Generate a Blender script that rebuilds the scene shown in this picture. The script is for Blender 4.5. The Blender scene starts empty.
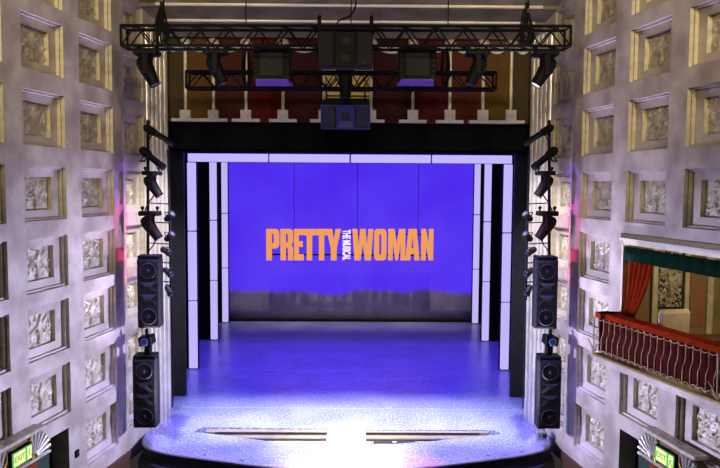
import bpy, bmesh, math, random
from mathutils import Vector, Matrix, noise
from mathutils.geometry import tessellate_polygon
random.seed(7)
S = bpy.context.scene
COL = S.collection
PI = math.pi

# ------------------------------------------------------------------ camera
FPX, PT, YW, RL = 704.6, .0681, .0087, .0062
CAM = Vector((.109, 0, 5.0))
r0 = Vector((math.cos(YW), -math.sin(YW), 0)); f0 = Vector((math.sin(YW), math.cos(YW), 0))
FW = f0*math.cos(PT)+Vector((0, 0, -math.sin(PT))); U0 = f0*math.sin(PT)+Vector((0, 0, math.cos(PT)))
RT = r0*math.cos(RL)+U0*math.sin(RL); UP = U0*math.cos(RL)-r0*math.sin(RL)
cam = bpy.data.cameras.new('camera'); co = bpy.data.objects.new('camera', cam); COL.objects.link(co)
M = Matrix((RT, UP, -FW)).transposed().to_4x4(); M.translation = CAM
co.matrix_world = M
cam.sensor_width = 36; cam.lens = FPX/720*36; cam.clip_start = .1; cam.clip_end = 200
S.camera = co
S.view_settings.view_transform = 'Standard'; S.view_settings.look = 'None'
S.view_settings.gamma = 1; S.view_settings.exposure = 0; S.view_settings.use_curve_mapping = False

def P(x, y, Y):
    "point of the hall at depth Y that the photograph shows at pixel x, y"
    d = FW+RT*((x-360)/FPX)-UP*((y-234)/FPX)
    return CAM+d*(Y/d.y)

# ------------------------------------------------------------------ materials
def lin(c):
    return tuple(((v/255)/12.92 if v/255 <= .04045 else ((v/255+.055)/1.055)**2.4) for v in c)
def mat(name, rgb, rough=.6, metal=0, var=.12, scale=6, rgb2=None, bump=0, bscale=60, emit=None, estr=1, spec=.5, thresh=None):
    m = bpy.data.materials.new(name); m.use_nodes = True
    n = m.node_tree.nodes; l = m.node_tree.links; b = n['Principled BSDF']
    c = lin(rgb); c2 = lin(rgb2) if rgb2 else tuple(v*(1-var) for v in c)
    tc = n.new('ShaderNodeTexCoord'); nz = n.new('ShaderNodeTexNoise')
    nz.inputs['Scale'].default_value = scale; nz.inputs['Detail'].default_value = 5
    l.new(tc.outputs['Object'], nz.inputs['Vector'])
    rp = n.new('ShaderNodeValToRGB'); a, z = thresh or (.35, .65)
    rp.color_ramp.elements[0].position = a; rp.color_ramp.elements[1].position = z
    rp.color_ramp.elements[0].color = (*c2, 1); rp.color_ramp.elements[1].color = (*c, 1)
    l.new(nz.outputs['Fac'], rp.inputs['Fac']); l.new(rp.outputs['Color'], b.inputs['Base Color'])
    b.inputs['Roughness'].default_value = rough; b.inputs['Metallic'].default_value = metal
    b.inputs['Specular IOR Level'].default_value = spec
    if bump:
        n2 = n.new('ShaderNodeTexNoise'); n2.inputs['Scale'].default_value = bscale; n2.inputs['Detail'].default_value = 4
        l.new(tc.outputs['Object'], n2.inputs['Vector'])
        bp = n.new('ShaderNodeBump'); bp.inputs['Strength'].default_value = bump; bp.inputs['Distance'].default_value = .02
        l.new(n2.outputs['Fac'], bp.inputs['Height']); l.new(bp.outputs['Normal'], b.inputs['Normal'])
    if emit:
        b.inputs['Emission Color'].default_value = (*lin(emit), 1); b.inputs['Emission Strength'].default_value = estr
    return m
SILVER = mat('silver_leaf_wall', (176, 166, 154), .5, .1, rgb2=(140, 127, 116), scale=2.2, bump=.05, bscale=25)
SILVERB = mat('polished_silver_moulding', (205, 198, 188), .32, .5, var=.2, scale=5, bump=.1)
GILT = mat('gilded_moulding', (214, 206, 176), .42, .15, rgb2=(190, 180, 146), scale=8, bump=.1)
RELIEF = mat('gilded_relief', (190, 182, 166), .45, .2, rgb2=(150, 138, 110), scale=9, bump=.12, bscale=40)
GOLD = mat('gold_paint', (190, 160, 85), .35, .6, var=.3, scale=14, bump=.1)
BALU = mat('aged_gilt_iron', (158, 134, 92), .45, .2, var=.2)
DGOLD = mat('dull_gold', (110, 92, 50), .5, .3, var=.3, scale=14)
BLACK = mat('black_masking_cloth', (12, 11, 14), .95, var=.2, spec=.1)
FLATG = mat('matte_black_flat', (50, 50, 54), .9, var=.2, spec=.15)
METAL = mat('black_powder_coat', (9, 9, 10), .6, 0, var=.2, spec=.12)
CAB = mat('speaker_cabinet_black', (17, 16, 15), .65, var=.2, scale=20, spec=.25)
GRILLE = mat('speaker_grille_grey', (25, 24, 22), .65, 0, var=.25, scale=40, spec=.25)
CONE = mat('speaker_cone_grey', (42, 38, 34), .75, var=.2, spec=.15)
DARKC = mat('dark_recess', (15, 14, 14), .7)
CHROME = mat('bare_aluminium', (170, 168, 170), .3, .8, var=.2)
GLASS = mat('lens_glass', (60, 70, 100), .05, .3)
GLOW = mat('lit_lens', (220, 220, 240), .1, emit=(225, 228, 255), estr=1.2)
RED = mat('red_velvet', (134, 36, 4), .9, var=.35, scale=7, spec=.05)
DRED = mat('dark_red_wood', (62, 8, 2), .9, var=.3, scale=7, spec=.08)
GREEN = mat('green_fabric', (4, 36, 22), .9, spec=.05, var=.25, scale=8)
GDOOR = mat('green_painted_door', (18, 50, 36), .55, var=.2)
OCHRE = mat('ochre_plaster', (150, 132, 84), .6, var=.35, scale=3)
ROSE = mat('faded_rose_silk', (150, 92, 72), .6, rgb2=(130, 110, 70), scale=3)
BEIGE = mat('beige_upholstery', (176, 160, 134), .8, var=.15, scale=10)
BROWN = mat('brown_wood', (70, 44, 26), .5, var=.3, scale=10)
WHITEP = mat('off_white_plaster', (205, 200, 190), .6, var=.15, scale=20)
CEIL = mat('silver_ceiling_plaster', (128, 120, 98), .5, .2, rgb2=(92, 84, 66), scale=2, bump=.15)
BEADM = mat('ceiling_bead_silver', (235, 222, 205), .3, .3, var=.1)
TIMBER = mat('pale_timber', (120, 106, 86), .6, var=.2, scale=12)
TIMB2 = mat('pale_board', (160, 154, 150), .6, var=.15)
CABLE = mat('black_rubber_cable', (8, 8, 8), .7, spec=.15)
ORANGE = mat('orange_sign_face', (120, 74, 20), .8, rgb2=(130, 90, 24), scale=.9, emit=(242, 160, 88), estr=.86, spec=.1)
WHITEL = mat('white_sign_face', (240, 236, 250), .5, emit=(215, 205, 255), estr=.7)
LED = mat('lavender_led_bar', (90, 86, 120), .5, emit=(196, 184, 248), estr=.95, spec=.1)
PURP = mat('painted_violet_light', (120, 70, 190), .5, var=.15)  # violet stage light put into the colour of the speaker undersides
EXITG = mat('lit_green_exit_sign', (60, 170, 50), .4, emit=(50, 160, 40), estr=.6)
EXITY = mat('lit_cream_exit_panel', (225, 220, 130), .4, emit=(205, 205, 110), estr=.55)
PITM = mat('pit_black', (20, 18, 17), .8)

def floor_mat():
    m = mat('speckled_stage_paint', (118, 124, 152), .3, 0, scale=1.2, rgb2=(92, 98, 130), bump=.06, bscale=30)
    n = m.node_tree.nodes; l = m.node_tree.links; b = n['Principled BSDF']
    src = b.inputs['Base Color'].links[0].from_socket
    tc = [x for x in n if x.type == 'TEX_COORD'][0]
    mp = n.new('ShaderNodeMapping'); mp.inputs['Scale'].default_value = (1, .5, 1); l.new(tc.outputs['Object'], mp.inputs[0])
    nz = n.new('ShaderNodeTexNoise'); nz.inputs['Scale'].default_value = 26; nz.inputs['Detail'].default_value = 6; nz.inputs['Roughness'].default_value = .75
    l.new(mp.outputs[0], nz.inputs['Vector'])
    rp = n.new('ShaderNodeValToRGB'); rp.color_ramp.elements[0].position = .5; rp.color_ramp.elements[1].position = .68
    l.new(nz.outputs['Fac'], rp.inputs['Fac'])
    mx = n.new('ShaderNodeMixRGB'); mx.inputs[2].default_value = (*lin((205, 208, 222)), 1)
    l.new(rp.outputs['Color'], mx.inputs[0]); l.new(src, mx.inputs[1]); l.new(mx.outputs[0], b.inputs['Base Color'])
    return m
FLOORM = floor_mat()

def backdrop_mat(zb):
    m = bpy.data.materials.new('lit_gauze_backdrop'); m.use_nodes = True
    n = m.node_tree.nodes; l = m.node_tree.links; b = n['Principled BSDF']
    tc = n.new('ShaderNodeTexCoord'); sp = n.new('ShaderNodeSeparateXYZ'); l.new(tc.outputs['Object'], sp.inputs[0])
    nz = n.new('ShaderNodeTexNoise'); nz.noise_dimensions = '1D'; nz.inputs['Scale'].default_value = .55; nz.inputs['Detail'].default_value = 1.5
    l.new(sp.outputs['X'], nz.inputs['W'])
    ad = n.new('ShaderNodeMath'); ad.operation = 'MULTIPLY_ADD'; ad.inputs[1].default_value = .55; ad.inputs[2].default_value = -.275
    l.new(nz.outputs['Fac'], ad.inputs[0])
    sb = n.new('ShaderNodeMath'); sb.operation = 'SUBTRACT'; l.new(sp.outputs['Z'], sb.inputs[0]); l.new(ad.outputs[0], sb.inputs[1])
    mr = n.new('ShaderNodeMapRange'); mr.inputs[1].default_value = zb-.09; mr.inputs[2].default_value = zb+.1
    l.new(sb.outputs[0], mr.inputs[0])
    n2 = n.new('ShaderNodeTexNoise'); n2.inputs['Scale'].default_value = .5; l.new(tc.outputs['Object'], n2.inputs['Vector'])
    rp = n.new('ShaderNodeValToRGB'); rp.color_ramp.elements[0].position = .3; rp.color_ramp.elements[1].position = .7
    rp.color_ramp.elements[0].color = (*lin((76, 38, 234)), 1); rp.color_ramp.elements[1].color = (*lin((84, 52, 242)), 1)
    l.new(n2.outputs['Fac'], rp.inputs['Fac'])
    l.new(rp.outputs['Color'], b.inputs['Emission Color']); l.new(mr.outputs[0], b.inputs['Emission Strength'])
    n3 = n.new('ShaderNodeTexNoise'); n3.inputs['Scale'].default_value = 2.5; n3.inputs['Detail'].default_value = 6; l.new(tc.outputs['Object'], n3.inputs['Vector'])
    r3 = n.new('ShaderNodeValToRGB'); r3.color_ramp.elements[0].color = (.16, .15, .14, 1); r3.color_ramp.elements[1].color = (.42, .38, .34, 1)
    l.new(n3.outputs['Fac'], r3.inputs['Fac']); 
    mx = n.new('ShaderNodeMixRGB'); l.new(mr.outputs[0], mx.inputs[0]); l.new(r3.outputs['Color'], mx.inputs[1]); mx.inputs[2].default_value = (.01, .008, .02, 1)
    l.new(mx.outputs[0], b.inputs['Base Color']); b.inputs['Roughness'].default_value = .9
    return m

# ------------------------------------------------------------------ mesh helpers
class MB:
    def __init__(s): s.v = []; s.f = []; s.sm = []
    def add(s, vs, fs, smooth=False, T=None):
        o = len(s.v)
        s.v += [(T @ Vector(v)) if T is not None else Vector(v) for v in vs]
        s.f += [tuple(i+o for i in f) for f in fs]; s.sm += [smooth]*len(fs)
        return s
    def box(s, c, d, T=None, taper=1.0):
        x, y, z = d[0]/2, d[1]/2, d[2]/2; cx, cy, cz = c
        vs = [(cx+i*x*(taper if k > 0 else 1), cy+j*y*(taper if k > 0 else 1), cz+k*z) for k in (-1, 1) for i, j in ((-1, -1), (1, -1), (1, 1), (-1, 1))]
        return s.add(vs, [(3, 2, 1, 0), (4, 5, 6, 7), (0, 1, 5, 4), (1, 2, 6, 5), (2, 3, 7, 6), (3, 0, 4, 7)], T=T)
    def bbox(s, c, d, b=.01, T=None):   # box with chamfered edges
        bm = bmesh.new(); bmesh.ops.create_cube(bm, size=1)
        for v in bm.verts: v.co = Vector((v.co.x*d[0]+c[0], v.co.y*d[1]+c[1], v.co.z*d[2]+c[2]))
        bmesh.ops.bevel(bm, geom=bm.edges[:], offset=min(b, min(d)*.4), segments=1, affect='EDGES')
        bm.verts.index_update()
        s.add([v.co.copy() for v in bm.verts], [tuple(v.index for v in f.verts) for f in bm.faces], T=T); bm.free(); return s
    def tube(s, pts, r, n=8, T=None, cap=True, r2=None):
        pts = [Vector(p) for p in pts]; vs = []; fs = []; N = len(pts); up = None
        for i, p in enumerate(pts):
            d = (pts[min(i+1, N-1)]-pts[max(i-1, 0)]).normalized()
            if up is None: up = Vector((0, 0, 1)) if abs(d.z) < .9 else Vector((1, 0, 0))
            a = d.cross(up).normalized(); b = a.cross(d).normalized(); up = b
            rr = r if r2 is None else r+(r2-r)*i/(N-1)
            for k in range(n):
                t = 2*PI*k/n; vs.append(p+a*math.cos(t)*rr+b*math.sin(t)*rr)
        for i in range(N-1):
            for k in range(n):
                fs.append((i*n+k, i*n+(k+1) % n, (i+1)*n+(k+1) % n, (i+1)*n+k))
        s.add(vs, fs, True, T)
        if cap: s.add([vs[k] for k in range(n)], [tuple(range(n))[::-1]], False, T); s.add([vs[-n+k] for k in range(n)], [tuple(range(n))], False, T)
        return s
    def lathe(s, prof, n=20, T=None, sx=1, sy=1):    # prof (r, z)
        vs = []; fs = []
        for r, z in prof:
            for k in range(n):
                t = 2*PI*k/n; vs.append((math.cos(t)*r*sx, math.sin(t)*r*sy, z))
        for i in range(len(prof)-1):
            for k in range(n): fs.append((i*n+k, i*n+(k+1) % n, (i+1)*n+(k+1) % n, (i+1)*n+k))
        s.add(vs, fs, True, T); s.add(vs[:n], [tuple(range(n))[::-1]], False, T); s.add(vs[-n:], [tuple(range(n))], False, T)
        return s
    def prism(s, outer, holes, fr, depth, T=None):
        "polygon (2D) with holes extruded; fr(u, v, w) -> 3D"
        loops = [outer]+list(holes)
        tri = tessellate_polygon([[Vector((p[0], p[1], 0)) for p in L] for L in loops])
        flat = [p for L in loops for p in L]; n = len(flat)
        vs = [fr(p[0], p[1], 0) for p in flat]+[fr(p[0], p[1], depth) for p in flat]
        fs = [tuple(t) for t in tri]+[tuple(i+n for i in reversed(t)) for t in tri]
        o = 0
        for L in loops:
            m = len(L)
            for i in range(m): fs.append((o+i, o+(i+1) % m, o+(i+1) % m+n, o+i+n))
            o += m
        return s.add(vs, fs, False, T)
    def build(s, name, m, parent=None, fix=True, **kw):
        me = bpy.data.meshes.new(name); me.from_pydata([tuple(v) for v in s.v], [], s.f)
        for p, q in zip(me.polygons, s.sm): p.use_smooth = q
        me.materials.append(m)
        if fix:
            bm = bmesh.new(); bm.from_mesh(me); bmesh.ops.recalc_face_normals(bm, faces=bm.faces[:]); bm.to_mesh(me); bm.free()
        o = bpy.data.objects.new(name, me); COL.objects.link(o)
        if parent: o.parent = parent
        for k, v in kw.items(): o[k] = v
        return o
def thing(name, label, cat, loc=(0, 0, 0), rot=(0, 0, 0), group=None):
    o = bpy.data.objects.new(name, None); o.empty_display_size = .1; COL.objects.link(o)
    o.location = loc; o.rotation_euler = rot; o['label'] = label; o['category'] = cat
    if group: o['group'] = group
    return o
def tag(o, label, cat, group=None):
    o['label'] = label; o['category'] = cat
    if group: o['group'] = group
    return o
def copy_tree(o, parent=None):
    c = o.copy(); COL.objects.link(c)
    if parent: c.parent = parent
    for ch in list(o.children): copy_tree(ch, c)
    return c
def aimT(p, d, roll=0):   # frame whose +Z looks along d
    d = Vector(d).normalized(); q = d.to_track_quat('Z', 'Y').to_matrix().to_4x4(); q.translation = Vector(p); return q @ Matrix.Rotation(roll, 4, 'Z')
def Tl(*p): return Matrix.Translation(Vector(p))

# ------------------------------------------------------------------ the side walls
WA, WB = 3.6293+.1738*15, .1738
def wp(s, Y, z, d=0):     # point on the coffered wall s=-1 left, +1 right; d outward
    n = math.hypot(1, WB)
    return Vector((s*(WA-WB*Y)+s*d/n, Y+WB*d/n, z))
ANG = math.atan2(1, WB)
COLS = [(11.865), (10.435), (9.03), (7.62)]        # centres along the wall
CW = 1.03; CH = .79
WB2 = .186
def pp(s, Y, z, d=0):     # proscenium reveal wall
    n = math.hypot(1, WB2); X = 4.25-WB2*(Y-12.9)
    return Vector((s*X+s*d/n, Y+WB2*d/n, z))
ROWS = {-1: 9.05, 0: 8.02, 1: 7.01, 2: 5.945, 3: 4.86, 4: 3.825, 5: 2.835, 6: 1.82, 7: .755}

def coffer_frame(w, h):
    m = MB(); steps = [(0, 0), (0, .055), (.03, .055), (.03, .11), (.195, .12), (.195, .19)]
    rings = []
    for i, d in steps:
        ih = i if i < .1 else .15
        rings.append([(-w/2+i, d, -h/2+ih), (w/2-i, d, -h/2+ih), (w/2-i, d, h/2-ih), (-w/2+i, d, h/2-ih)])
    for a, b in zip(rings, rings[1:]):
        m.add(a+b, [(k, (k+1) % 4, 4+(k+1) % 4, 4+k) for k in range(4)])
    return m
def reveals(w, h):
    "the side reveals of the coffer, gilded"
    m = MB()
    for sx in (-1, 1):
        for i, ih, d0, d1 in ((0, 0, 0, .055), (.03, .03, .055, .11), (.195, .15, .12, .19)):
            x = sx*(w/2-i-.0015)
            m.add([(x, d0, -h/2+ih), (x, d1, -h/2+ih), (x, d1, h/2-ih), (x, d0, h/2-ih)], [(0, 1, 2, 3)])
    return m
def relief_mesh(w, h, seed):
    rnd = random.Random(seed); nx, nz = 54, 44; pts = []
    for k in range(13):
        cx, cz = rnd.uniform(-.42, .42)*w, rnd.uniform(-.42, .42)*h; R = rnd.uniform(.04, .11); a0 = rnd.uniform(0, 6.28); sw = rnd.choice((-1, 1))*rnd.uniform(2.5, 5)
        for j in range(16):
            t = j/15; rr = R*(1-.65*t); pts.append((cx+rr*math.cos(a0+sw*t), cz+rr*math.sin(a0+sw*t), .016*(1-.4*t)))
    for k in range(10):
        a = rnd.uniform(0, 3.14); cx, cz = rnd.uniform(-.45, .45)*w, rnd.uniform(-.45, .45)*h
        for j in range(5): pts.append((cx+math.cos(a)*.02*j, cz+math.sin(a)*.02*j, .026-.004*j))
    if seed % 2:
        for j in range(9): pts.append((.02*math.sin(j), -.38*h+j*.09*h, .05 if j < 7 else .035))
        for sg in (-1, 1):
            for j in range(7): pts.append((sg*(.04+.025*j), .1*h+.02*j*(1 if sg > 0 else -.6), .024))
    m = MB(); vs = []
    for j in range(nz+1):
        for i in range(nx+1):
            x = (i/nx-.5)*w; z = (j/nz-.5)*h; H = 0
            for a, b, r in pts:
                q = ((x-a)**2+(z-b)**2)/(r*r)
                if q < 1: H = max(H, math.sqrt(1-q)*r*1.5)
            e = min((.5-abs(i/nx-.5))*w, (.5-abs(j/nz-.5))*h)
            H = min(H, .045)*min(1, e/.02)+.006*noise.noise(Vector((x*30, z*30, seed)))*min(1, e/.02)
            vs.append((x, .19-H, z))
    fs = [(j*(nx+1)+i, j*(nx+1)+i+1, (j+1)*(nx+1)+i+1, (j+1)*(nx+1)+i) for j in range(nz) for i in range(nx)]
    m.add(vs, fs, True); return m
frame_proto = coffer_frame(CW, CH).build('coffer', SILVER, fix=False)
rev_proto = reveals(CW, CH).build('gilded_reveal', GILT, frame_proto, fix=False)
relief_protos = [relief_mesh(CW-.39, CH-.30, k).build('relief_panel', RELIEF, fix=False) for k in range(6)]
used = [False]
def place_coffer(wall, s, pos, ang, sx=1, k=0):
    if not used[0]: c = frame_proto; r = rev_proto; used[0] = True
    else:
        c = frame_proto.copy(); COL.objects.link(c); r = rev_proto.copy(); COL.objects.link(r); r.parent = c
    p = relief_protos[k % 6].copy(); COL.objects.link(p); p.parent = c
    c.parent = wall; c.location = pos; c.rotation_euler = (0, 0, -ang*s if s > 0 else ang); c.scale = (sx, 1, 1)
def grid_wall(name, s, fn, ys, zs, holes, m, thick=0):
    mb = MB(); ys = sorted(set(round(v, 4) for v in ys)); zs = sorted(set(round(v, 4) for v in zs))
    for h in holes: ys += [h[0], h[1]]; zs += [h[2], h[3]]
    ys = sorted(set(round(v, 4) for v in ys)); zs = sorted(set(round(v, 4) for v in zs))
    idx = {}; vs = []
    def V(i, j):
        if (i, j) not in idx: idx[(i, j)] = len(vs); vs.append(fn(s, ys[i], zs[j]))
        return idx[(i, j)]
    fs = []
    for i in range(len(ys)-1):
        for j in range(len(zs)-1):
            cy, cz = (ys[i]+ys[i+1])/2, (zs[j]+zs[j+1])/2
            if any(a < cy < b and c < cz < d for a, b, c, d in holes): continue
            q = (V(i, j), V(i+1, j), V(i+1, j+1), V(i, j+1)); fs.append(q if s < 0 else q[::-1])
    mb.add(vs, fs); return mb
BOXH = (7.2, 10.98, 2.30, 4.18)
DOORH = {-1: (8.75, 10.86, -1.6, 1.19), 1: (8.75, 10.9, -1.6, 1.19)}
DADO = .12
dyc = CW/2*math.cos(math.atan(WB))
for s in (-1, 1):
    nm = 'wall_left' if s < 0 else 'wall_right'
    holes = []; cof = []
    for ci, yc in enumerate(COLS):
        for r, zc in ROWS.items():
            if s > 0 and ci > 0 and r in (4, 5): continue
            if ci in (1, 2) and r == 7: continue
            holes.append((yc-dyc, yc+dyc, zc-CH/2, zc+CH/2)); cof.append((yc, zc, ci, r))
    holes.append(DOORH[s])
    if s > 0: holes.append(BOXH)
    mb = grid_wall(nm, s, wp, [6.2, 12.7], [-1.6, 10.2], holes, SILVER)
    # thickness: stage-side return of the wall
    a, b, c, d = wp(s, 12.7, -1.6), wp(s, 12.7, 10.2), wp(s, 12.7, 10.2, .6), wp(s, 12.7, -1.6, .6)
    mb.add([a, b, c, d], [(0, 1, 2, 3)])
    # door reveal
    y0, y1, z0, z1 = DOORH[s]
    for q in ([(y1, z0), (y1, z1)], [(y0, z1), (y1, z1)], [(y0, z0), (y0, z1)]):
        mb.add([wp(s, *q[0]), wp(s, *q[1]), wp(s, *q[1], .3), wp(s, *q[0], .3)], [(0, 1, 2, 3)])
    w = mb.build(nm, SILVER, fix=False, kind='structure')
    for k, (yc, zc, ci, r) in enumerate(cof):
        place_coffer(w, s, wp(s, yc, zc), ANG, 1, (k*5+ci+r*3) % 6)
    # proscenium reveal wall with narrow coffers and flutes
    ph = [(13.28, 14.02, zc-CH/2, zc+CH/2) for r, zc in ROWS.items() if r < 9]
    mb = grid_wall('p', s, pp, [12.62, 15.06], [-.3, 9.6], ph, SILVER)
    a, b = pp(s, 15.06, -.3), pp(s, 15.06, 9.6)
    mb.add([a, b, b+Vector((s*.6, 0, 0)), a+Vector((s*.6, 0, 0))], [(0, 1, 2, 3)])
    w2 = mb.build('proscenium_wall_'+('left' if s < 0 else 'right'), SILVER, fix=False, kind='structure')
    ang2 = math.atan2(1, WB2)
    for k, h in enumerate(ph):
        place_coffer(w2, s, pp(s, 13.65, (h[2]+h[3])/2), ang2, .74/CW*1.018, k*2+1)
    for i, yf in enumerate((14.2, 14.39, 14.58, 14.77, 14.96)):
        f = MB().tube([pp(s, yf, .0, .02), pp(s, yf, 8.1, .02)], .075, 12).build('flute', SILVERB, w2)
    # dado rail and base panelling under the coffers
    dm = MB()
    for (ya, yb) in ((10.95, 12.72), (6.2, 8.9)):
        for za, zb, dd in ((-.02, .10, -.05), (-1.6, -.02, -.02)):
            A = [wp(s, y, z, d) for y in (ya, yb) for z in (za, zb) for d in (dd, .02)]
            dm.add(A, [(0, 1, 3, 2), (4, 6, 7, 5), (0, 4, 5, 1), (2, 3, 7, 6), (0, 2, 6, 4), (1, 5, 7, 3)])
    tr = dm.build('trim_'+('1' if s < 0 else '2'), BROWN, kind='structure')
    gm = MB()
    for za in (-.2, -.62):
        gm.tube([wp(s, 11.05, za, -.03), wp(s, 12.6, za, -.03)], .012, 6)
    gm.build('gilt_line', DGOLD, tr)
for p in relief_protos: bpy.data.objects.remove(p)

# ------------------------------------------------------------------ doors, pediments, exit signs
def basis(s, Y, z, d=0):
    "frame on the wall: x toward the picture's right, y into the wall, z up"
    T = Matrix.Rotation(ANG if s < 0 else -ANG, 4, 'Z'); T.translation = wp(s, Y, z, d); return T
for s in (-1, 1):
    side = 'left' if s < 0 else 'right'
    y0, y1, z0, z1 = DOORH[s]; yc = (y0+y1)/2; wd = (y1-y0)/2*1.013
    t = bpy.data.objects.new('door_%d' % (1 if s < 0 else 2), None); COL.objects.link(t); t['kind'] = 'structure'
    t.matrix_world = basis(s, yc, 0, .28)
    for k in (-1, 1):
        leaf = MB().bbox((k*wd/2, .03, -.25), (wd-.02, .06, 2.7), .01).build('door_leaf', GDOOR, t)
        MB().bbox((k*wd/2, -.008, .55), (wd*.24, .02, .5), .01).build('amber_pane', mat('amber_glass_%d%d' % (s+1, k+1), (110, 52, 16), .4), leaf)
        MB().tube([(k*.08, -.04, -.35), (k*.08, -.04, -.05)], .015, 8).build('door_handle', GOLD, leaf)
    MB().bbox((0, .0, 1.14), (2*wd, .14, .10), .01).build('door_frame', DGOLD, t)
    # pediment
    ph = thing('door_pediment', 'gilded fan shaped pediment over the green doors in the %s wall' % side, 'pediment', group='fan pediments over the side doors')
    ph.matrix_world = basis(s, 9.42, 1.10) @ Matrix.Scale(.92, 4)
    k = 1 if s < 0 else -1
    # body: an elongated block with cornice
    MB().prism([(-.62, 0), (.62, 0), (.62, .30), (.46, .42), (-.46, .42), (-.62, .30)], [], lambda u, v, w: (u, -w, v), .16).build('body', DGOLD, ph)
    MB().bbox((0, -.10, .455), (1.30, .24, .06), .015).build('cornice', RELIEF, ph)
    MB().bbox((0, -.10, .02), (1.34, .22, .05), .015).build('lower_moulding', RELIEF, ph)
    for sg in (-1, 1):
        fm = MB()
        for i in range(8):
            a = math.radians(-8+i*16); L = .38
            c0 = Vector((sg*.40, -.17, .06))
            dx, dz = math.cos(a)*sg, math.sin(a)
            fm.tube([c0+Vector((dx*.05, 0, dz*.05)), c0+Vector((dx*L, 0, dz*L))], .012, 6, r2=.036)
        fm.build('fan', SILVERB, ph)
    for sg in (-1, 1):
        pts = [(sg*(.29+.07*math.sin(j*.5)*(1-j/14)), -.18, .03+j*.03) for j in range(13)]
        MB().tube(pts, .022, 6).build('scroll_border', GOLD, ph)
    es = thing('exit_sign', 'green and cream lit exit sign on the pediment of the %s door' % side, 'exit sign', group='lit exit signs over the side doors')
    es.matrix_world = basis(s, 9.42, 1.31, -.20) @ Matrix.Scale(.92, 4)
    MB().bbox((0, 0, 0), (.50, .05, .26), .008).build('case', METAL, es)
    MB().box((0, -.028, 0), (.46, .006, .22)).build('sign_face', EXITG, es)
    MB().box((-.07, -.033, 0), (.26, .004, .19)).build('legend_panel', EXITY, es)
    MB().box((.16, -.033, 0), (.10, .004, .19)).build('pictogram_panel', EXITY, es)
    # running figure and arrow in green, EXIT letters in green
    fig = MB(); q = .16
    fig.lathe([(.0001, 0), (.014, 0), (.0001, .003)], 10, T=Matrix.Translation((q, -.036, .06)) @ Matrix.Rotation(PI/2, 4, 'X'))
    for a, b in (((q, .04), (q-.01, -.01)), ((q-.01, -.01), (q+.03, -.03)), ((q+.03, -.03), (q+.03, -.07)), ((q-.01, -.01), (q-.03, -.06)), ((q, .03), (q-.035, .0)), ((q, .03), (q+.035, .01))):
        fig.tube([(a[0], -.036, a[1]), (b[0], -.036, b[1])], .006, 6)
    fig.build('running_figure', EXITG, es)
    cu = bpy.data.curves.new('legend', 'FONT'); cu.body = 'EXIT'; cu.size = .12; cu.extrude = .001; cu.align_x = 'CENTER'; cu.align_y = 'CENTER'; cu.offset = .002
    to = bpy.data.objects.new('tmp', cu); me = bpy.data.meshes.new_from_object(to); bpy.data.objects.remove(to)
    me.materials.clear(); me.materials.append(EXITG); lo = bpy.data.objects.new('legend', me); COL.objects.link(lo); lo.parent = es
    lo.location = (-.07, -.037, 0); lo.rotation_euler = (PI/2, 0, 0)
plate = tag(MB().bbox((0, 0, 0), (.10, .03, .12), .006, T=basis(-1, 11.05, .70, -.016)).build('switch_plate', METAL), 'small dark square switch plate beside the left green door', 'switch')

# ------------------------------------------------------------------ floors
def apron():
    pts = []
    for px, Y in ((-4.05, 13.9), (-4.0, 13.55), (-3.9, 13.28), (-3.73, 13.1), (-3.45, 12.93), (-3.1, 12.79), (-2.69, 12.66), (-1.74, 12.37), (-.9, 12.17), (0, 12.1)):
        pts.append((px, Y))
    return pts+[(-x, y) for x, y in reversed(pts[:-1])]
AP = apron()
outer = AP+[(4.35, 13.9), (4.35, 15.0), (7.5, 15.1), (7.5, 27), (-7.5, 27), (-7.5, 15.1), (-4.35, 15.0), (-4.35, 13.9)]
SL = [(-3.13, 14.03), (-3.0, 14.3), (-.41, 14.24), (-.41, 13.27), (-1.5, 13.5)]
SR = [(3.13, 13.96), (3.0, 14.18), (.37, 14.18), (.37, 13.27), (1.5, 13.5)]
fm = MB()
tri = tessellate_polygon([[Vector((*p, 0)) for p in L] for L in (outer, SL, SR)])
flat = outer+SL+SR
fm.add([(x, y, 0) for x, y in flat], [tuple(t) for t in tri])
for L in (SL, SR):
    for i in range(len(L)):
        a, b = L[i], L[(i+1) % len(L)]
        fm.add([(*a, 0), (*b, 0), (*b, -.3), (*a, -.3)], [(0, 1, 2, 3)])
fl = fm.build('floor', FLOORM, kind='structure')
fl2 = bpy.context.view_layer
# marking lines on the stage paint
for (pa, pb) in (((-4.2, 18.9), (4.2, 18.7)), ((-4.1, 18.1), (4.1, 18.0)), ((-4.3, 22.6), (4.2, 22.6)), ((-3.9, 17.9), (-1.0, 18.75)), ((-3.8, 15.6), (3.8, 15.5))):
    a = Vector((*pa, .004)); b = Vector((*pb, .004)); n = (b-a).cross(Vector((0, 0, 1))).normalized()*.013
    o = MB().add([a-n, a+n, b+n, b-n], [(0, 1, 2, 3)]).build('floor_seam_line', mat('pale_line', (185, 185, 215), .5) if 'pale_line' not in bpy.data.materials else bpy.data.materials['pale_line'], fl)
fa = MB()
for a, b in zip(AP, AP[1:]):
    fa.add([(*a, -.045), (*b, -.045), (*b, -1.9), (*a, -1.9)], [(0, 1, 2, 3)])
fa.build('stage_front_fascia', PITM, kind='structure', fix=False)
lip = MB().tube([(x, y, -.022) for x, y in AP], .026, 6); lip.build('stage_edge_lip', mat('lip_grey', (120, 118, 120), .4), kind='structure')
lg = MB()
for a, b in zip(AP, AP[1:]):
    a2 = (a[0], a[1]-.35); b2 = (b[0], b[1]-.35)
    lg.add([(*a, -.28), (*b, -.28), (*b2, -.28), (*a2, -.28)], [(0, 1, 2, 3)])
    lg.add([(*a2, -.28), (*b2, -.28), (*b2, -.5), (*a2, -.5)], [(0, 1, 2, 3)])
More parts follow.
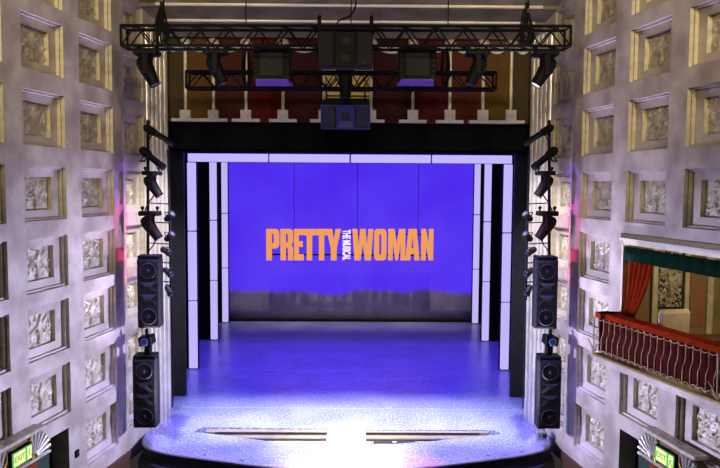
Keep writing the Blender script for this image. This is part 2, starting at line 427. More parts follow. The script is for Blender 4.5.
lg.build('pit_ledge', PITM, kind='structure', fix=False)
MB().box((0, 9.5, -1.65), (11, 9, .1)).build('orchestra_pit_floor', PITM, kind='structure')

# trap pits with timber rails
for s, L, nm in ((-1, SL, 'left'), (1, SR, 'right')):
    t = thing('floor_trap', 'long open floor slot with timber rails in the stage, %s of centre' % nm, 'floor trap', (s*1.6, 13.9, 0), group='open slots at the stage front')
    xin = -.42 if s < 0 else .38; xo = s*2.95
    def bb(x0, x1, y0, y1, z0, z1): return MB().bbox(((x0+x1)/2-s*1.6, (y0+y1)/2-13.9, (z0+z1)/2), (abs(x1-x0), abs(y1-y0), abs(z1-z0)), .008)
    bb(xin, s*2.9, 14.09, 14.165 if s > 0 else 14.235, -.3, -.015).build('rail', TIMBER, t)
    bb(xin, s*2.75, 13.84, 14.0, -.3, -.05).build('rail', TIMBER, t)
    MB().prism([(xin-s*1.6, -.58), (s*2.7-s*1.6, 0), (s*2.7-s*1.6, .36), (xin-s*1.6, .36)], [], lambda u, v, w: (u, v, -.11-w), .05).build('bottom_board', TIMB2, t)
    for ya, za in ((14.075, -.04), (13.83, -.09)): MB().box(((xin+s*2.7)/2-s*1.6, ya-13.9, za), (abs(s*2.7-xin), .03, .03)).build('painted_shadow_line', DARKC, t)  # dark strips painted as shadow lines along the rail faces
mon = thing('monitor_screen', 'small dark framed screen lying in the right stage slot', 'screen', (.93, 13.52, -.055))
MB().bbox((0, 0, 0), (.95, .2, .06), .01).build('frame', TIMBER, mon)
MB().box((0, 0, .034), (.82, .12, .01)).build('screen', DARKC, mon)
MB().bbox((0, -.01, .045), (.07, .05, .02), .005).build('clip', WHITEP, mon)
mics = [(-2.62, 12.79), (-1.9, 12.52), (-3.3, 12.98), (3.3, 12.98), (2.62, 12.79), (1.9, 12.52), (2.2, 12.64)]
for i, (x, y) in enumerate(mics):
    o = tag(MB().lathe([(.028, 0), (.03, .012), (.018, .026), (.006, .03)], 10, T=Tl(x, y, .001)).build('float_microphone', CHROME), 'tiny pale dome microphone fixed along the curved front stage edge', 'microphone', 'tiny microphones along the stage edge')

# ------------------------------------------------------------------ ceiling
def cz(y, Y): return P(349, y, Y).z
prof = [(15.0, cz(38, 15.0)), (14.5, cz(22, 14.5)-.03), (14.5, cz(22, 14.5)+.02), (13.92, cz(6, 13.92)-.03), (13.92, cz(6, 13.92)+.03), (13.2, 9.0), (13.2, 9.08), (12.2, 9.45), (12.2, 9.55), (9, 10.2), (6.2, 10.2)]
cm = MB()
for (ya, za), (yb, zb) in zip(prof, prof[1:]):
    X = 4.9
    cm.add([(-X, ya, za), (X, ya, za), (X, yb, zb), (-X, yb, zb)], [(0, 1, 2, 3)])
ce = cm.build('ceiling', CEIL, fix=False, kind='structure')
for y, z in ((14.5, cz(21.5, 14.5)), (13.92, cz(5.5, 13.92)), (13.2, 9.03)):
    MB().tube([(-3.75, y, z), (3.75, y, z)], .03, 8).build('silver_bead', BEADM, ce)

# ------------------------------------------------------------------ decorative header over the stage
YH = 15.16
hd = thing('proscenium_header', 'red, brown and gold panelled header with gilt columns above the black stage border', 'header')
ex = [160, 185.5, 213.5, 246, 283, 324, 371, 413, 450, 483, 511, 535]
cols = [(84, 66, 36), (112, 74, 22), (92, 32, 16), (104, 14, 10), (72, 10, 18), (190, 158, 84), (72, 10, 18), (98, 14, 12), (108, 46, 14), (116, 84, 22), (86, 70, 36)]
ztop = P(349, 36, YH).z; zbt = P(349, 123, YH).z
for i, c in enumerate(cols):
    xa, xb = P(ex[i], 80, YH).x, P(ex[i+1], 80, YH).x
    if i == 5:
        zb2 = P(349, 103, YH).z
        pn = MB().box(((xa+xb)/2, YH+.04, (ztop+zb2)/2), (xb-xa-.01, .06, ztop-zb2)).build('lattice_panel', mat('lattice_gold', (226, 190, 105), .5, .2), hd)
        MB().box(((xa+xb)/2, YH+.05, (zbt+zb2)/2), (xb-xa, .05, zb2-zbt)).build('panel', mat('header_base_red', (60, 10, 14), .8), hd)
        lt = MB()
        za, zb_ = P(349, 91, YH).z, P(349, 74, YH).z; st = (xb-xa)/5
        for k in range(5):
            lt.tube([(xa+st*k, YH, za), (xa+st*(k+1), YH, zb_)], .014, 6); lt.tube([(xa+st*(k+1), YH, za), (xa+st*k, YH, zb_)], .014, 6)
        for zz in (za, zb_, P(349, 96, YH).z, P(349, 99, YH).z): lt.tube([(xa, YH, zz), (xb, YH, zz)], .016, 6)
        lt.build('lattice', METAL, pn)
        continue
    MB().box(((xa+xb)/2, YH+.03, (ztop+zbt)/2), (xb-xa-.006, .06, ztop-zbt)).build('panel', mat('header_panel_%d' % i, tuple(v*.8 for v in c), .75, var=.25, scale=1.5, spec=.2), hd)
for i, px in enumerate(ex[1:-1]):
    x = P(px, 90, YH-.06).x; zc0 = P(px, 111, YH-.06).z; zc1 = P(px, 47, YH-.06).z
    MB().tube([(x, YH-.06, zc0), (x, YH-.06, zc1)], .036, 10).build('column', GILT, hd)
    b = MB(); h1 = P(px, 111, YH).z; h0 = zbt
    b.box((x, YH-.07, (h0+h1)/2+.01), (.22, .12, h1-h0)).box((x, YH-.075, h0+.035), (.58, .13, .06)).build('stepped_base', WHITEP, hd)
    zc = P(px, 48, YH).z
    MB().lathe([(.05, 0), (.12, .06), (.13, .12), (.1, .2), (.02, .24)], 14, T=Tl(x, YH-.06, zc-.04), sy=.5).build('capital', RELIEF, hd)
for i in range(len(ex)-1):
    xa, xb = P(ex[i], 50, YH-.03).x+.1, P(ex[i+1], 50, YH-.03).x-.1
    if i == 5: continue
    zt = P(349, 47.5, YH).z; zl = P(349, 53.5, YH).z; n = 12; o = [(xa+(xb-xa)*k/n, zt-(zt-zl)*math.sin(PI*k/n)**.7) for k in range(n+1)]
    o += [(xb, zt+.03), (xa, zt+.03)]
    MB().prism(o, [], lambda u, v, w: (u, YH-.01-w, v), .04).build('scallop', WHITEP, hd)

# ------------------------------------------------------------------ black masking
z152 = P(349, 152.5, 16.5).z
for nm, X0, X1, Y, z0, z1, lb in (
        ('stage_border', -4.6, 4.6, 15.32, P(349, 150, 15.32).z, 8.3, 'wide black border cloth directly under the decorated header'),
        ('stage_border', -5.2, 5.2, 16.38, z152, 8.4, 'black border cloth behind the first, just above the lavender light frame')):
    m = MB(); n = 60; vs = []
    for i in range(n+1):
        x = X0+(X1-X0)*i/n; y = Y+.03*math.sin(i*1.7)
        vs += [(x, y, z0), (x, y, z1), (x, y+.02, z0), (x, y+.02, z1)]
    fs = [(4*i+a, 4*i+4+a, 4*i+4+b, 4*i+b) for i in range(n) for a, b in ((0, 1), (3, 2), (2, 0), (1, 3))]
    m.add(vs, fs); tag(m.build(nm, BLACK), lb, 'stage curtain')
for s in (-1, 1):
    side = 'left' if s < 0 else 'right'
    for xi, Y, lb in ((3.95, 15.62, 'narrow matte black masking flat nearest the fluted %s proscenium edge'), (3.85, 16.5, 'tall matte black masking flat just outside the %s of the light frames')):
        o = MB().bbox((s*(xi+.6), Y, 3.95), (1.2, .08, 7.9), .008).build('masking_flat', FLATG)
        tag(o, lb % side, 'stage flat')

# ------------------------------------------------------------------ LED portals
def portal(Y, pxl, wpx, ytop, yb, divs, label, hdr):
    t = thing('light_frame', label, 'light frame', (0, Y, 0))
    xo = abs(P(pxl, 250, Y).x); w = wpx/FPX*Y; zt = P(349, ytop, Y).z
    zs = [0.02]+[P(349, d, Y).z for d in sorted(divs, reverse=True)]+[zt]
    for s in (-1, 1):
        for a, b in zip(zs, zs[1:]):
            MB().bbox((s*(xo-w/2), 0, (a+b)/2), (w, .08, b-a-.03), .01).build('light_bar', LED, t)
        MB().box((s*(xo-w/2), .09, zt/2), (w+.05, .08, zt)).build('upright', METAL, t)
        MB().box((s*(xo+.75), .12, zt/2+.3), (1.5, .06, zt+.6)).build('side_flat', BLACK, t)
    hb = 8.0/FPX*Y; n = 4
    for k in range(n):
        xa = -xo+2*xo*k/n; xb = -xo+2*xo*(k+1)/n
        MB().bbox(((xa+xb)/2, 0, zt+hb/2+.01), (xb-xa-.04, .08, hb), .01).build('light_bar', LED, t)
    MB().box((0, .09, zt+hb/2), (2*xo, .08, hb)).build('crossbar', METAL, t)
    MB().box((0, .12, zt+hb+hdr/2), (2*xo+1.5, .06, hdr)).build('header_flat', BLACK, t)
portal(18.9, 188.2, 8.3, 163, 369, [232, 301.5], 'front and largest glowing lavender light frame with a four part top bar', 2.4)
portal(22.5, 210.2, 6.8, 160, 340, [221, 281], 'middle of the three glowing lavender light frames, one frame back', 1.5)
portal(25.4, 222, 5.8, 158, 322, [214, 268.5], 'rearmost lavender light frame, its bars touching the blue backdrop', 1.0)

# ------------------------------------------------------------------ backdrop and title
zb = P(349, 292, 25.8).z
m = MB(); n = 120; vs = []
for i in range(n+1):
    x = -5.5+11*i/n
    for j in range(21):
        z = .06+8.4*j/20; vs.append((x, 25.8+.012*math.sin(x*9+.5*z)*max(0, 1-j/6), z))
m.add(vs, [(i*21+j, (i+1)*21+j, (i+1)*21+j+1, i*21+j+1) for i in range(n) for j in range(20)], True)
bd = m.build('backdrop', backdrop_mat(zb)); tag(bd, 'huge blue-violet lit backdrop cloth with a bare grey bottom strip', 'backdrop')
bd.modifiers.new('s', 'SOLIDIFY').thickness = .01
MB().tube([(-5.5, 25.72, .05), (5.5, 25.72, .05)], .04, 8).build('batten', METAL, bd)
L = {
 'P': ([(0, 0), (0, 1), (.78, 1), (.95, .95), (1, .85), (1, .53), (.95, .43), (.78, .38), (.42, .38), (.42, 0)], [[(.42, .54), (.42, .85), (.56, .85), (.59, .8), (.59, .59), (.56, .54)]]),
 'R': ([(0, 0), (0, 1), (.78, 1), (.95, .95), (1, .85), (1, .6), (.87, .49), (.98, .42), (1, .34), (1, 0), (.6, 0), (.6, .36), (.56, .41), (.42, .41), (.42, 0)], [[(.42, .57), (.42, .85), (.56, .85), (.59, .8), (.59, .62), (.56, .57)]]),
 'E': ([(0, 0), (0, 1), (1, 1), (1, .81), (.48, .81), (.48, .61), (.9, .61), (.9, .43), (.48, .43), (.48, .19), (1, .19), (1, 0)], []),
 'T': ([(.27, 0), (.27, .8), (0, .8), (0, 1), (1, 1), (1, .8), (.73, .8), (.73, 0)], []),
 'Y': ([(.3, 0), (.3, .38), (0, 1), (.39, 1), (.5, .64), (.61, 1), (1, 1), (.7, .38), (.7, 0)], []),
 'W': ([(.11, 0), (0, 1), (.24, 1), (.3, .45), (.37, 1), (.63, 1), (.7, .45), (.76, 1), (1, 1), (.89, 0), (.6, 0), (.5, .55), (.4, 0)], []),
 'O': ([(.2, 0), (.05, .05), (0, .15), (0, .85), (.05, .95), (.2, 1), (.8, 1), (.95, .95), (1, .85), (1, .15), (.95, .05), (.8, 0)], [[(.44, .17), (.41, .22), (.41, .78), (.44, .83), (.56, .83), (.59, .78), (.59, .22), (.56, .17)]]),
 'M': ([(0, 0), (0, 1), (.37, 1), (.5, .5), (.63, 1), (1, 1), (1, 0), (.73, 0), (.73, .6), (.58, 0), (.42, 0), (.27, .6), (.27, 0)], []),
 'A': ([(0, 0), (.22, 1), (.78, 1), (1, 0), (.65, 0), (.62, .2), (.38, .2), (.35, 0)], [[(.42, .38), (.5, .82), (.58, .38)]]),
 'N': ([(0, 0), (0, 1), (.38, 1), (.63, .48), (.63, 1), (1, 1), (1, 0), (.64, 0), (.38, .5), (.38, 0)], []),
}
YS = 25.05
sg = thing('title_sign', 'hanging orange block letter sign reading PRETTY WOMAN THE MUSICAL', 'sign', P(349, 262, YS))
base = Vector(sg.location)
word = [('P', 266.4, 279.3), ('R', 280.6, 293.2), ('E', 294.2, 303.8), ('T', 303.6, 315.4), ('T', 315.8, 327.4), ('Y', 326.4, 341.2), ('W', 352.2, 373.4), ('O', 374, 386.6), ('M', 388, 405.4), ('A', 405.2, 419.8), ('N', 421, 433.4)]
for ch, a, b in word:
    p0, p1 = P(a, 260.2, YS), P(b, 229, YS); o, hs = L[ch]
    w_, h_ = p1.x-p0.x, p1.z-p0.z
    MB().prism(o, hs, lambda u, v, w: (p0.x+u*w_-base.x, -.06+w, p0.z+v*h_-base.z), .1).build('letter_'+ch.lower(), ORANGE, sg)
def text_mesh(body, h, name, m, parent):
    cu = bpy.data.curves.new(name, 'FONT'); cu.body = body; cu.size = 1; cu.extrude = .02; cu.offset = .05; cu.align_x = 'LEFT'
    to = bpy.data.objects.new('tmp', cu); me = bpy.data.meshes.new_from_object(to); bpy.data.objects.remove(to)
    me.materials.clear(); me.materials.append(m)
    xs = [v.co.x for v in me.vertices]; ys = [v.co.y for v in me.vertices]; x0, x1, y0, y1 = min(xs), max(xs), min(ys), max(ys)
    for v in me.vertices: v.co = Vector(((v.co.x-x0)/(x1-x0)*h[0], (v.co.y-y0)/(y1-y0)*h[1], v.co.z))
    o = bpy.data.objects.new(name, me); COL.objects.link(o); o.parent = parent; return o
pa, pb = P(342.0, 229.5, YS), P(350.8, 260, YS)
o = text_mesh('THE MUSICAL', (pa.z-pb.z, (pb.x-pa.x)*.92), 'subtitle_lettering', WHITEL, sg)
o.rotation_euler = (PI/2, PI/2, 0); o.location = (pa.x-base.x+.02, -.08, pa.z-base.z)
MB().tube([(P(266, 257, YS).x-base.x, .08, .25), (P(434, 257, YS).x-base.x, .08, .25)], .03, 8).build('support_rail', METAL, sg)
MB().tube([(P(266, 232, YS).x-base.x, .08, 1.0), (P(434, 232, YS).x-base.x, .08, 1.0)], .02, 8).build('support_rail', METAL, sg)
for px in (294, 357.5, 418.5):
    x = P(px, 200, YS).x-base.x
    MB().tube([(x, .08, .25), (x, .08, 8.2-base.z)], .010, 6).build('suspension_cable', METAL, sg)

# ------------------------------------------------------------------ trusses
def truss(p0, p1, h, d, bays, label, ext=None):
    t = thing('lighting_truss', label, 'truss', p0)
    p0 = Vector(p0); v = Vector(p1)-p0; r = .025
    for y in (0, d):
        for z in (0, h): MB().tube([(0, y, z), (v.x, y, v.z+z)], r, 8).build('chord', METAL, t)
    br = MB()
    for k in range(bays):
        x0, x1 = v.x*k/bays, v.x*(k+1)/bays; z0, z1 = v.z*k/bays, v.z*(k+1)/bays; xm = (x0+x1)/2; zm = (z0+z1)/2
        for y in (0, d):
            br.tube([(x0, y, z0), (xm, y, zm+h)], r*.55, 6); br.tube([(xm, y, zm+h), (x1, y, z1)], r*.55, 6)
        for z in (0, h): br.tube([(x0, 0, z0+z), (x1, d, z1+z)], r*.45, 6)
    br.build('diagonal_bracing', METAL, t)
    for x, z in ((0, 0), (v.x, v.z)):
        e = MB()
        for y in (0, d): e.tube([(x, y, z), (x, y, z+h)], r*.8, 6)
        for zz in (0, h): e.tube([(x, 0, z+zz), (x, d, z+zz)], r*.8, 6)
        e.build('end_frame', METAL, t)
    return t
YT = 11.3
A, B = P(121, 45.5, YT), P(570.5, 46, YT)
truss(A, B, .31, .33, 15, 'long front box truss spanning above the stage opening')
YR = 13.3
A2, B2 = P(186, 87.5, YR), P(496, 88.5, YR)
truss(A2, B2, .30, .3, 11, 'shorter rear box truss hanging lower behind the front truss')
for i, (px, Y, y1, lb) in enumerate(((246, YT, 26, 'thin black suspension line rising from the front truss left of centre'), (351, YT, 26, 'thin black suspension line rising above the centre speaker cluster'), (448, YT, 26, 'thin black suspension line rising from the front truss right of centre'))):
    a = P(px, y1, Y+.15)
    tag(MB().tube([a, (a.x, a.y, 9.9)], .010, 6).build('suspension_line', CABLE), lb, 'cable', None)
for i, (px, sgn, lb) in enumerate(((163, 1, 'looped black cable bundle hanging on the left end of the front truss'), (526, -1, 'looped black cable bundle hanging on the right end of the front truss'))):
    t = thing('cable_bundle', lb, 'cable', P(px, 46, YT-.06), group='cable bundles on the front truss')
    for k in range(9):
        rnd = random.Random(k+i*40); w = rnd.uniform(.05, .15); hh = rnd.uniform(.42, .62); cx = rnd.uniform(-.03, .03)
        pts = [(cx+w*math.sin(a)*(.35+.65*(1-math.cos(a))/2), -.02*k*.5+.02*math.cos(a), hh*(1+math.cos(a))/2-.02) for a in [2*PI*j/20 for j in range(21)]]
        MB().tube(pts, .012, 6, cap=False).build('cable_loop', CABLE, t)
    MB().bbox((0, -.02, .62), (.06, .08, .1), .01).build('shackle', METAL, t)
    MB().tube([(.02, 0, .6), (.04, .02, 2.4)], .012, 6).build('supply_cable', CABLE, t)
ca = P(343, 23, YT-.1)
pts = []
for px, py in ((337, 24), (338.5, 20.5), (344, 18.5), (350, 16), (354, 11), (356, 4), (355.5, -6), (356, -20)): pts.append(P(px, py, YT-.12))
tag(MB().tube(pts, .014, 6).build('speaker_cable', CABLE), 'curved black cable dropping to the top of the centre speaker cluster', 'cable')

# ------------------------------------------------------------------ lights
def moving_head(label, loc, ang, k=1.0, group='moving head lights on the trusses', lit=False):
    "hung moving head: base on top, yoke, tapering head tilted by ang in the x-z plane (0 = straight down)"
    t = thing('moving_head_light', label, 'stage light', loc, group=group)
    MB().bbox((0, 0, -.045*k), (.38*k, .26*k, .09*k), .02*k).build('base', METAL, t)
    c = MB()
    for x in (-.14, .14): c.tube([(x*k, 0, 0), (x*k, 0, .09*k)], .018*k, 6).bbox((x*k, 0, .06*k), (.05*k, .09*k, .05*k), .008)
    c.build('clamp', METAL, t)
    y = MB(); 
    for sy in (-1, 1): y.bbox((0, sy*.13*k, -.22*k), (.10*k, .035*k, .30*k), .012*k)
    y.bbox((0, 0, -.10*k), (.12*k, .28*k, .05*k), .012*k); y.build('yoke', METAL, t)
    T = Tl(0, 0, -.30*k) @ Matrix.Rotation(-ang, 4, 'Y') @ Matrix.Rotation(PI, 4, 'X')
    h = MB().lathe([(.05*k, -.22*k), (.09*k, -.19*k), (.115*k, -.08*k), (.115*k, .02*k), (.10*k, .10*k), (.09*k, .24*k), (.095*k, .27*k), (.08*k, .27*k), (.078*k, .255*k)], 18, T=T).build('head', METAL, t)
    for q in (-.14, -.1, -.06): MB().lathe([(.117*k, q*k), (.121*k, q*k+.008), (.117*k, q*k+.016)], 18, T=T).build('cooling_rib', CAB, h)
    MB().lathe([(.001, .252*k), (.078*k, .252*k), (.07*k, .262*k), (.02*k, .268*k)], 18, T=T).build('lens', GLOW if lit else GLASS, h)
    return t
R_ = math.radians
moving_head('black moving head light under the left end of the front truss', P(147, 50, YT+.02), R_(27), 1.02)
moving_head('black moving head light under the truss, just left of the left square speaker', P(216, 50, YT+.02), R_(27), .98)
moving_head('black moving head light under the truss, just right of the right square speaker', P(477.5, 51, YT+.02), R_(-26), .98)
moving_head('black moving head light with a lit lens under the right end of the front truss', P(545.5, 51, YT+.02), R_(-32), 1.02, lit=True)
moving_head('black bullet shaped moving head light straight below the big centre speaker', P(345.5, 62.5, YT+.4), R_(0), 1.0)

def profile_spot(label, p, q, group='long profile spotlights at the top of the side booms', r=.075):
    "ellipsoidal spotlight: rear p, front q"
    p, q = Vector(p), Vector(q); d = q-p; Lg = d.length; t = thing('profile_spotlight', label, 'stage light', (p+q)/2, group=group)
    T = aimT(-d/2, d)
    MB().lathe([(.02, 0), (r*.8, .03), (r, .08), (r, Lg*.35), (r*.75, Lg*.42), (r*.75, Lg*.8), (r*.85, Lg*.82), (r*.85, Lg), (r*.72, Lg)], 14, T=T).build('barrel', METAL, t)
    MB().bbox((0, 0, Lg*.4), (r*2.2, r*.6, .06), .01, T=T).build('shutter_gate', CAB, t)
    MB().lathe([(.001, Lg-.01), (r*.7, Lg-.01), (r*.5, Lg+.004)], 14, T=T).build('lens', GLASS, t)
    y = MB()
    for a in (0, PI): y.tube([(math.cos(a)*r*1.15, -.02, Lg*.3), (math.cos(a)*r*1.15, -.16, Lg*.3)], .012, 6, T=T)
    y.tube([(-r*1.15, -.16, Lg*.3), (r*1.15, -.16, Lg*.3)], .014, 6, T=T); y.build('yoke', METAL, t)
    return t
def par_light(label, p, d, group, k=1.0):
    t = thing('small_spotlight', label, 'stage light', p, group=group); d = Vector(d).normalized(); T = aimT((0, 0, 0), d)
    MB().lathe([(.03*k, -.12*k), (.06*k, -.09*k), (.07*k, .06*k), (.078*k, .07*k), (.078*k, .12*k), (.068*k, .12*k)], 14, T=T).build('can', METAL, t)
    MB().lathe([(.001, .115*k), (.066*k, .115*k), (.04*k, .121*k)], 14, T=T).build('lens', GLASS, t)
    MB().tube([(-.085*k, -.0, 0), (-.085*k, .1*k, .02), (.085*k, .1*k, .02), (.085*k, 0, 0)], .010, 6, T=T).build('yoke', METAL, t)
    return t
YB = 12.75
CX = 697.2
for s in (-1, 1):
    side = 'left' if s < 0 else 'right'
    X = (lambda x: x) if s < 0 else (lambda x: CX-x)
    dy = 0 if s < 0 else 1.5
    # boom: main pipe, inner pipe, rungs
    bt = thing('lighting_boom', 'vertical %s lighting boom of dark pipes beside the fluted wall' % side, 'boom', P(X(148), 258+dy, YB))
    o = Vector(bt.location)
    top = P(X(148), 120, YB); mid = P(X(169), 215, YB+.3); low = P(X(171), 300, YB+.3)
    MB().tube([(0, 0, 0), (top.x-o.x, 0, top.z-o.z)], .028, 8).build('pipe', METAL, bt)
    MB().tube([low-o, P(X(168), 150, YB+.3)-o], .018, 8).build('pipe', METAL, bt)
    MB().tube([P(X(171.5), 296, YB+.32)-o, P(X(173), 398, YB+.32)-o], .012, 8).build('pipe', METAL, bt)
    for yy in (203, 222, 243, 262, 281):
        MB().tube([P(X(148), yy, YB)-o, P(X(170), yy+1, YB+.3)-o], .012, 6).build('rung', METAL, bt)
    pts = [P(X(151+6*math.sin(j*.9)), 175+j*7, YB-.05)-o for j in range(12)]
    MB().tube(pts, .012, 6).build('hanging_cable', CABLE, bt)
    g = 'lights on the %s boom' % side
    profile_spot('long profile spotlight topmost on the %s boom, angled toward the stage' % side, P(X(143.5), 126, YB-.15), P(X(173), 144, YB+.15), r=.07)
    profile_spot('profile spotlight second from the top on the %s boom' % side, P(X(140), 148, YB-.2), P(X(164), 168, YB+.1), r=.08)
    moving_head('upper of two moving head lights on the %s boom' % side, P(X(152), 171, YB-.1), R_(35)*(-s), .85, group='moving head lights on the side booms')
    moving_head('lower of two moving head lights on the %s boom, just above the speaker' % side, P(X(150), 211, YB-.1), R_(36)*(-s), .95, group='moving head lights on the side booms')
    spots = (('uppermost', 169, 217, (.6, -.3, .5)), ('second', 169, 237, (.6, -.3, .5)), ('third', 166, 251, (.8, -.2, -.4)), ('fourth', 168, 272, (.7, -.3, -.5)), ('lowest', 169, 290, (.4, -.2, -.7)))
    for nm, x, y, d in spots:
        par_light('%s of the small spotlights on the inner pipe of the %s boom' % (nm, side), P(X(x), y, YB+.15), (-s*d[0], d[1], d[2]), g, .9)

# ------------------------------------------------------------------ speakers
def line_speaker(label, px, y0, y1, Y, wpx, tilt=0, group='tall speakers hung at both sides of the stage'):
    p = P(px, y1, Y); q = P(px, y0, Y); h = q.z-p.z; w = wpx/FPX*Y
    t = thing('tall_speaker', label, 'speaker', (p.x, Y, p.z), (0, 0, tilt), group=group)
    MB().bbox((0, .14, h/2), (w, .28, h), .015).build('cabinet', CAB, t)
    MB().bbox((0, -.008, h/2), (w*.9, .02, h*.95), .006).build('grille', GRILLE, t)
    R = w*.34
    for zc in (.83, .17):
        T = Matrix.Translation((0, -.02, h*zc)) @ Matrix.Rotation(PI/2, 4, 'X')
        wf = MB().lathe([(R*1.08, 0), (R*1.1, .012), (R, .014), (R*.9, .004), (R*.4, -.004), (R*.36, .006), (.001, .012)], 24, T=T).build('woofer', CAB, t)
        MB().lathe([(R*1.02, .012), (R*1.02, .018), (R*.95, .018), (R*.95, .012)], 24, T=T).build('surround', CONE, wf)
        MB().lathe([(R*.3, .004), (R*.25, .014), (.001, .018)], 18, T=T).build('dust_cap', CONE, wf)
    for zc, c in ((.60, CONE), (.42, CONE)):
        hn = MB(); z = h*zc; a = w*.4; b = w*.16; hh = h*.075
        hn.add([(-a, -.022, z-hh), (a, -.022, z-hh), (b, -.04, z+hh*.2), (-b, -.04, z+hh*.2), (-a*.9, -.022, z+hh), (a*.9, -.022, z+hh)], [(0, 1, 2, 3)]).build('horn', c, t)
        MB().add([(-a*.95, -.021, z+hh*.9), (a*.95, -.021, z+hh*.9), (b, -.04, z+hh*.25), (-b, -.04, z+hh*.25)], [(0, 1, 2, 3)]).build('horn', DARKC, t)
    br = MB().bbox((0, .15, h+.03), (w*.95, .3, .06), .01); br.build('top_bracket', METAL, t)
    return t
for s in (-1, 1):
    side = 'left' if s < 0 else 'right'; X = (lambda x: x) if s < 0 else (lambda x: CX-x)
    dy = 0 if s < 0 else 1
    line_speaker('upper tall black speaker at the %s of the stage, below the boom lights' % side, X(149) if s < 0 else X(151.5), 259+dy, 328+dy, 12.35, 22.5, -.04*s)
    line_speaker('lower tall black speaker at the %s of the stage, near the apron corner' % side, X(145) if s < 0 else X(148.5), 359+dy, 428+dy, 12.35, 23.5, -.04*s)
    t = thing('hung_projector', 'small black box light between the two tall speakers on the %s' % side, 'stage light', P(X(147), 340, 12.5), group='black box lights between the stacked speakers')
    MB().bbox((0, 0, 0), (.24, .28, .17), .02, T=Matrix.Rotation(.15*s, 4, 'Y')).build('body', METAL, t)
    MB().lathe([(.06, 0), (.07, .05), (.055, .05)], 14, T=aimT((0, -.14, 0), (0, -1, 0))).build('lens', GLASS, t)
    MB().tube([(0, 0, .08), (0, 0, .2)], .03, 8).build('stem', METAL, t)
    MB().bbox((.02*-s, 0, -.17), (.12, .12, .18), .02).tube([(.0, 0, -.05), (0, 0, -.27)], .02, 8).build('lower_mount', METAL, t)
sm = thing('floor_device', 'small silver and black device on the apron under the lower right speaker', 'device', P(541, 437, 13.65))
MB().bbox((0, 0, .06), (.2, .16, .12), .01).build('case', CHROME, sm)
MB().bbox((.05, -.085, .05), (.08, .02, .08), .005).build('dark_panel', DARKC, sm)
MB().tube([(-.05, 0, .12), (-.05, 0, .17), (.06, 0, .17), (.06, 0, .12)], .008, 6).build('handle', METAL, sm)

# centre cluster
Yc = 10.88
def cluster():
    a, b = P(317.3, 30.5, Yc), P(373, 67, Yc); w = b.x-a.x; h = a.z-b.z; x0 = (a.x+b.x)/2
    t = thing('centre_speaker', 'large three part black speaker cluster at the centre of the front truss', 'speaker', (x0, Yc, b.z))
    for s in (-1, 1):
        MB().bbox((s*w*.345, .16, h/2), (w*.30, .3, h), .012).build('side_cabinet', CAB, t)
        MB().bbox((s*w*.345, .0, h/2), (w*.27, .02, h*.92), .006).build('side_grille', GRILLE, t)
        MB().box((s*w*.192, -.005, h/2), (.014, .02, h)).build('edge_strip', CONE, t)
    MB().bbox((0, .2, h/2), (w*.37, .3, h), .012).build('horn_cabinet', CAB, t)
    for zc in (.27, .74):
        hn = MB(); z = h*zc; A = w*.15; B = w*.07; H = h*.2; y = .045
        vo = [(-A, y-.02, z-H), (A, y-.02, z-H), (A, y-.02, z+H), (-A, y-.02, z+H)]; vi = [(-B, y+.0, z-H*.5), (B, y, z-H*.5), (B, y, z+H*.5), (-B, y, z+H*.5)]
        hn.add(vo+vi, [(k, (k+1) % 4, 4+(k+1) % 4, 4+k) for k in range(4)]).build('horn', CONE, t)
        MB().add(vi, [(0, 1, 2, 3)]).build('horn_throat', DARKC, t)
    MB().bbox((0, .1, h+.05), (w*1.02, .08, .06), .01).build('rigging_bar', METAL, t)
    for s in (-1, 1):
        MB().bbox((s*w*.47, .1, h+.15), (.06, .08, .18), .015).tube([(s*w*.47, .06, h+.2), (s*w*.47, .14, h+.24)], .025, 8).build('rigging_clamp', METAL, t)
    MB().lathe([(.001, 0), (.012, .002), (.001, .008)], 8, T=aimT((w*.33, -.015, h*.12), (0, -1, 0))).build('badge', CHROME, t)
cluster()
def downfill():
    Y = 12.6; a, b = P(321.5, 104, Y), P(369.5, 129, Y); w = b.x-a.x; h = (a.z-b.z)*1.0; x0 = (a.x+b.x)/2
    t = thing('downfill_speaker', 'wide speaker with a central horn, blue stage light painted on its front, below the rear truss', 'speaker', (x0, Y, b.z), (R_(20), 0, 0))
    MB().bbox((0, .2, h/2), (w, .42, h), .015).build('cabinet', CAB, t)
    for s in (-1, 1):
        MB().bbox((s*w*.35, -.015, h/2), (w*.27, .03, h*.88), .008).build('grille', mat('painted_blue_light_grille%d' % (s+1), (26, 26, 62), .6), t)  # blue stage light put into the grille colour
    hn = MB(); A = w*.19; B = w*.09; H = h*.44
    vo = [(-A, -.03, h/2-H), (A, -.03, h/2-H), (A, -.03, h/2+H), (-A, -.03, h/2+H)]; vi = [(-B, -.012, h/2-H*.4), (B, -.012, h/2-H*.4), (B, -.012, h/2+H*.4), (-B, -.012, h/2+H*.4)]
    hn.add(vo+vi, [(k, (k+1) % 4, 4+(k+1) % 4, 4+k) for k in range(4)]).build('horn', mat('painted_blue_sheen_horn', (50, 46, 120), .4), t)  # sheen of blue stage light painted into the horn colour
    MB().add(vi, [(0, 1, 2, 3)]).build('horn_throat', DARKC, t)
    fr = MB()
    for z in (.01, h-.01): fr.bbox((0, -.02, z), (w*1.01, .03, .02), .004)
    for s in (-1, 1): fr.bbox((s*w/2, -.02, h/2), (.02, .03, h), .004)
    fr.build('front_frame', mat('painted_blue_light_trim', (60, 54, 150), .4), t)  # blue glimmer of stage light painted on the front edges
    MB().tube([(0, .2, h), (0, .32, h+.32)], .02, 8).build('hanging_pole', METAL, t)
    for q in (-1, 1): MB().tube([(q*w*.4, .2, h), (q*w*.4, .3, h+.3)], .014, 8).build('side_hanger', METAL, t)
downfill()
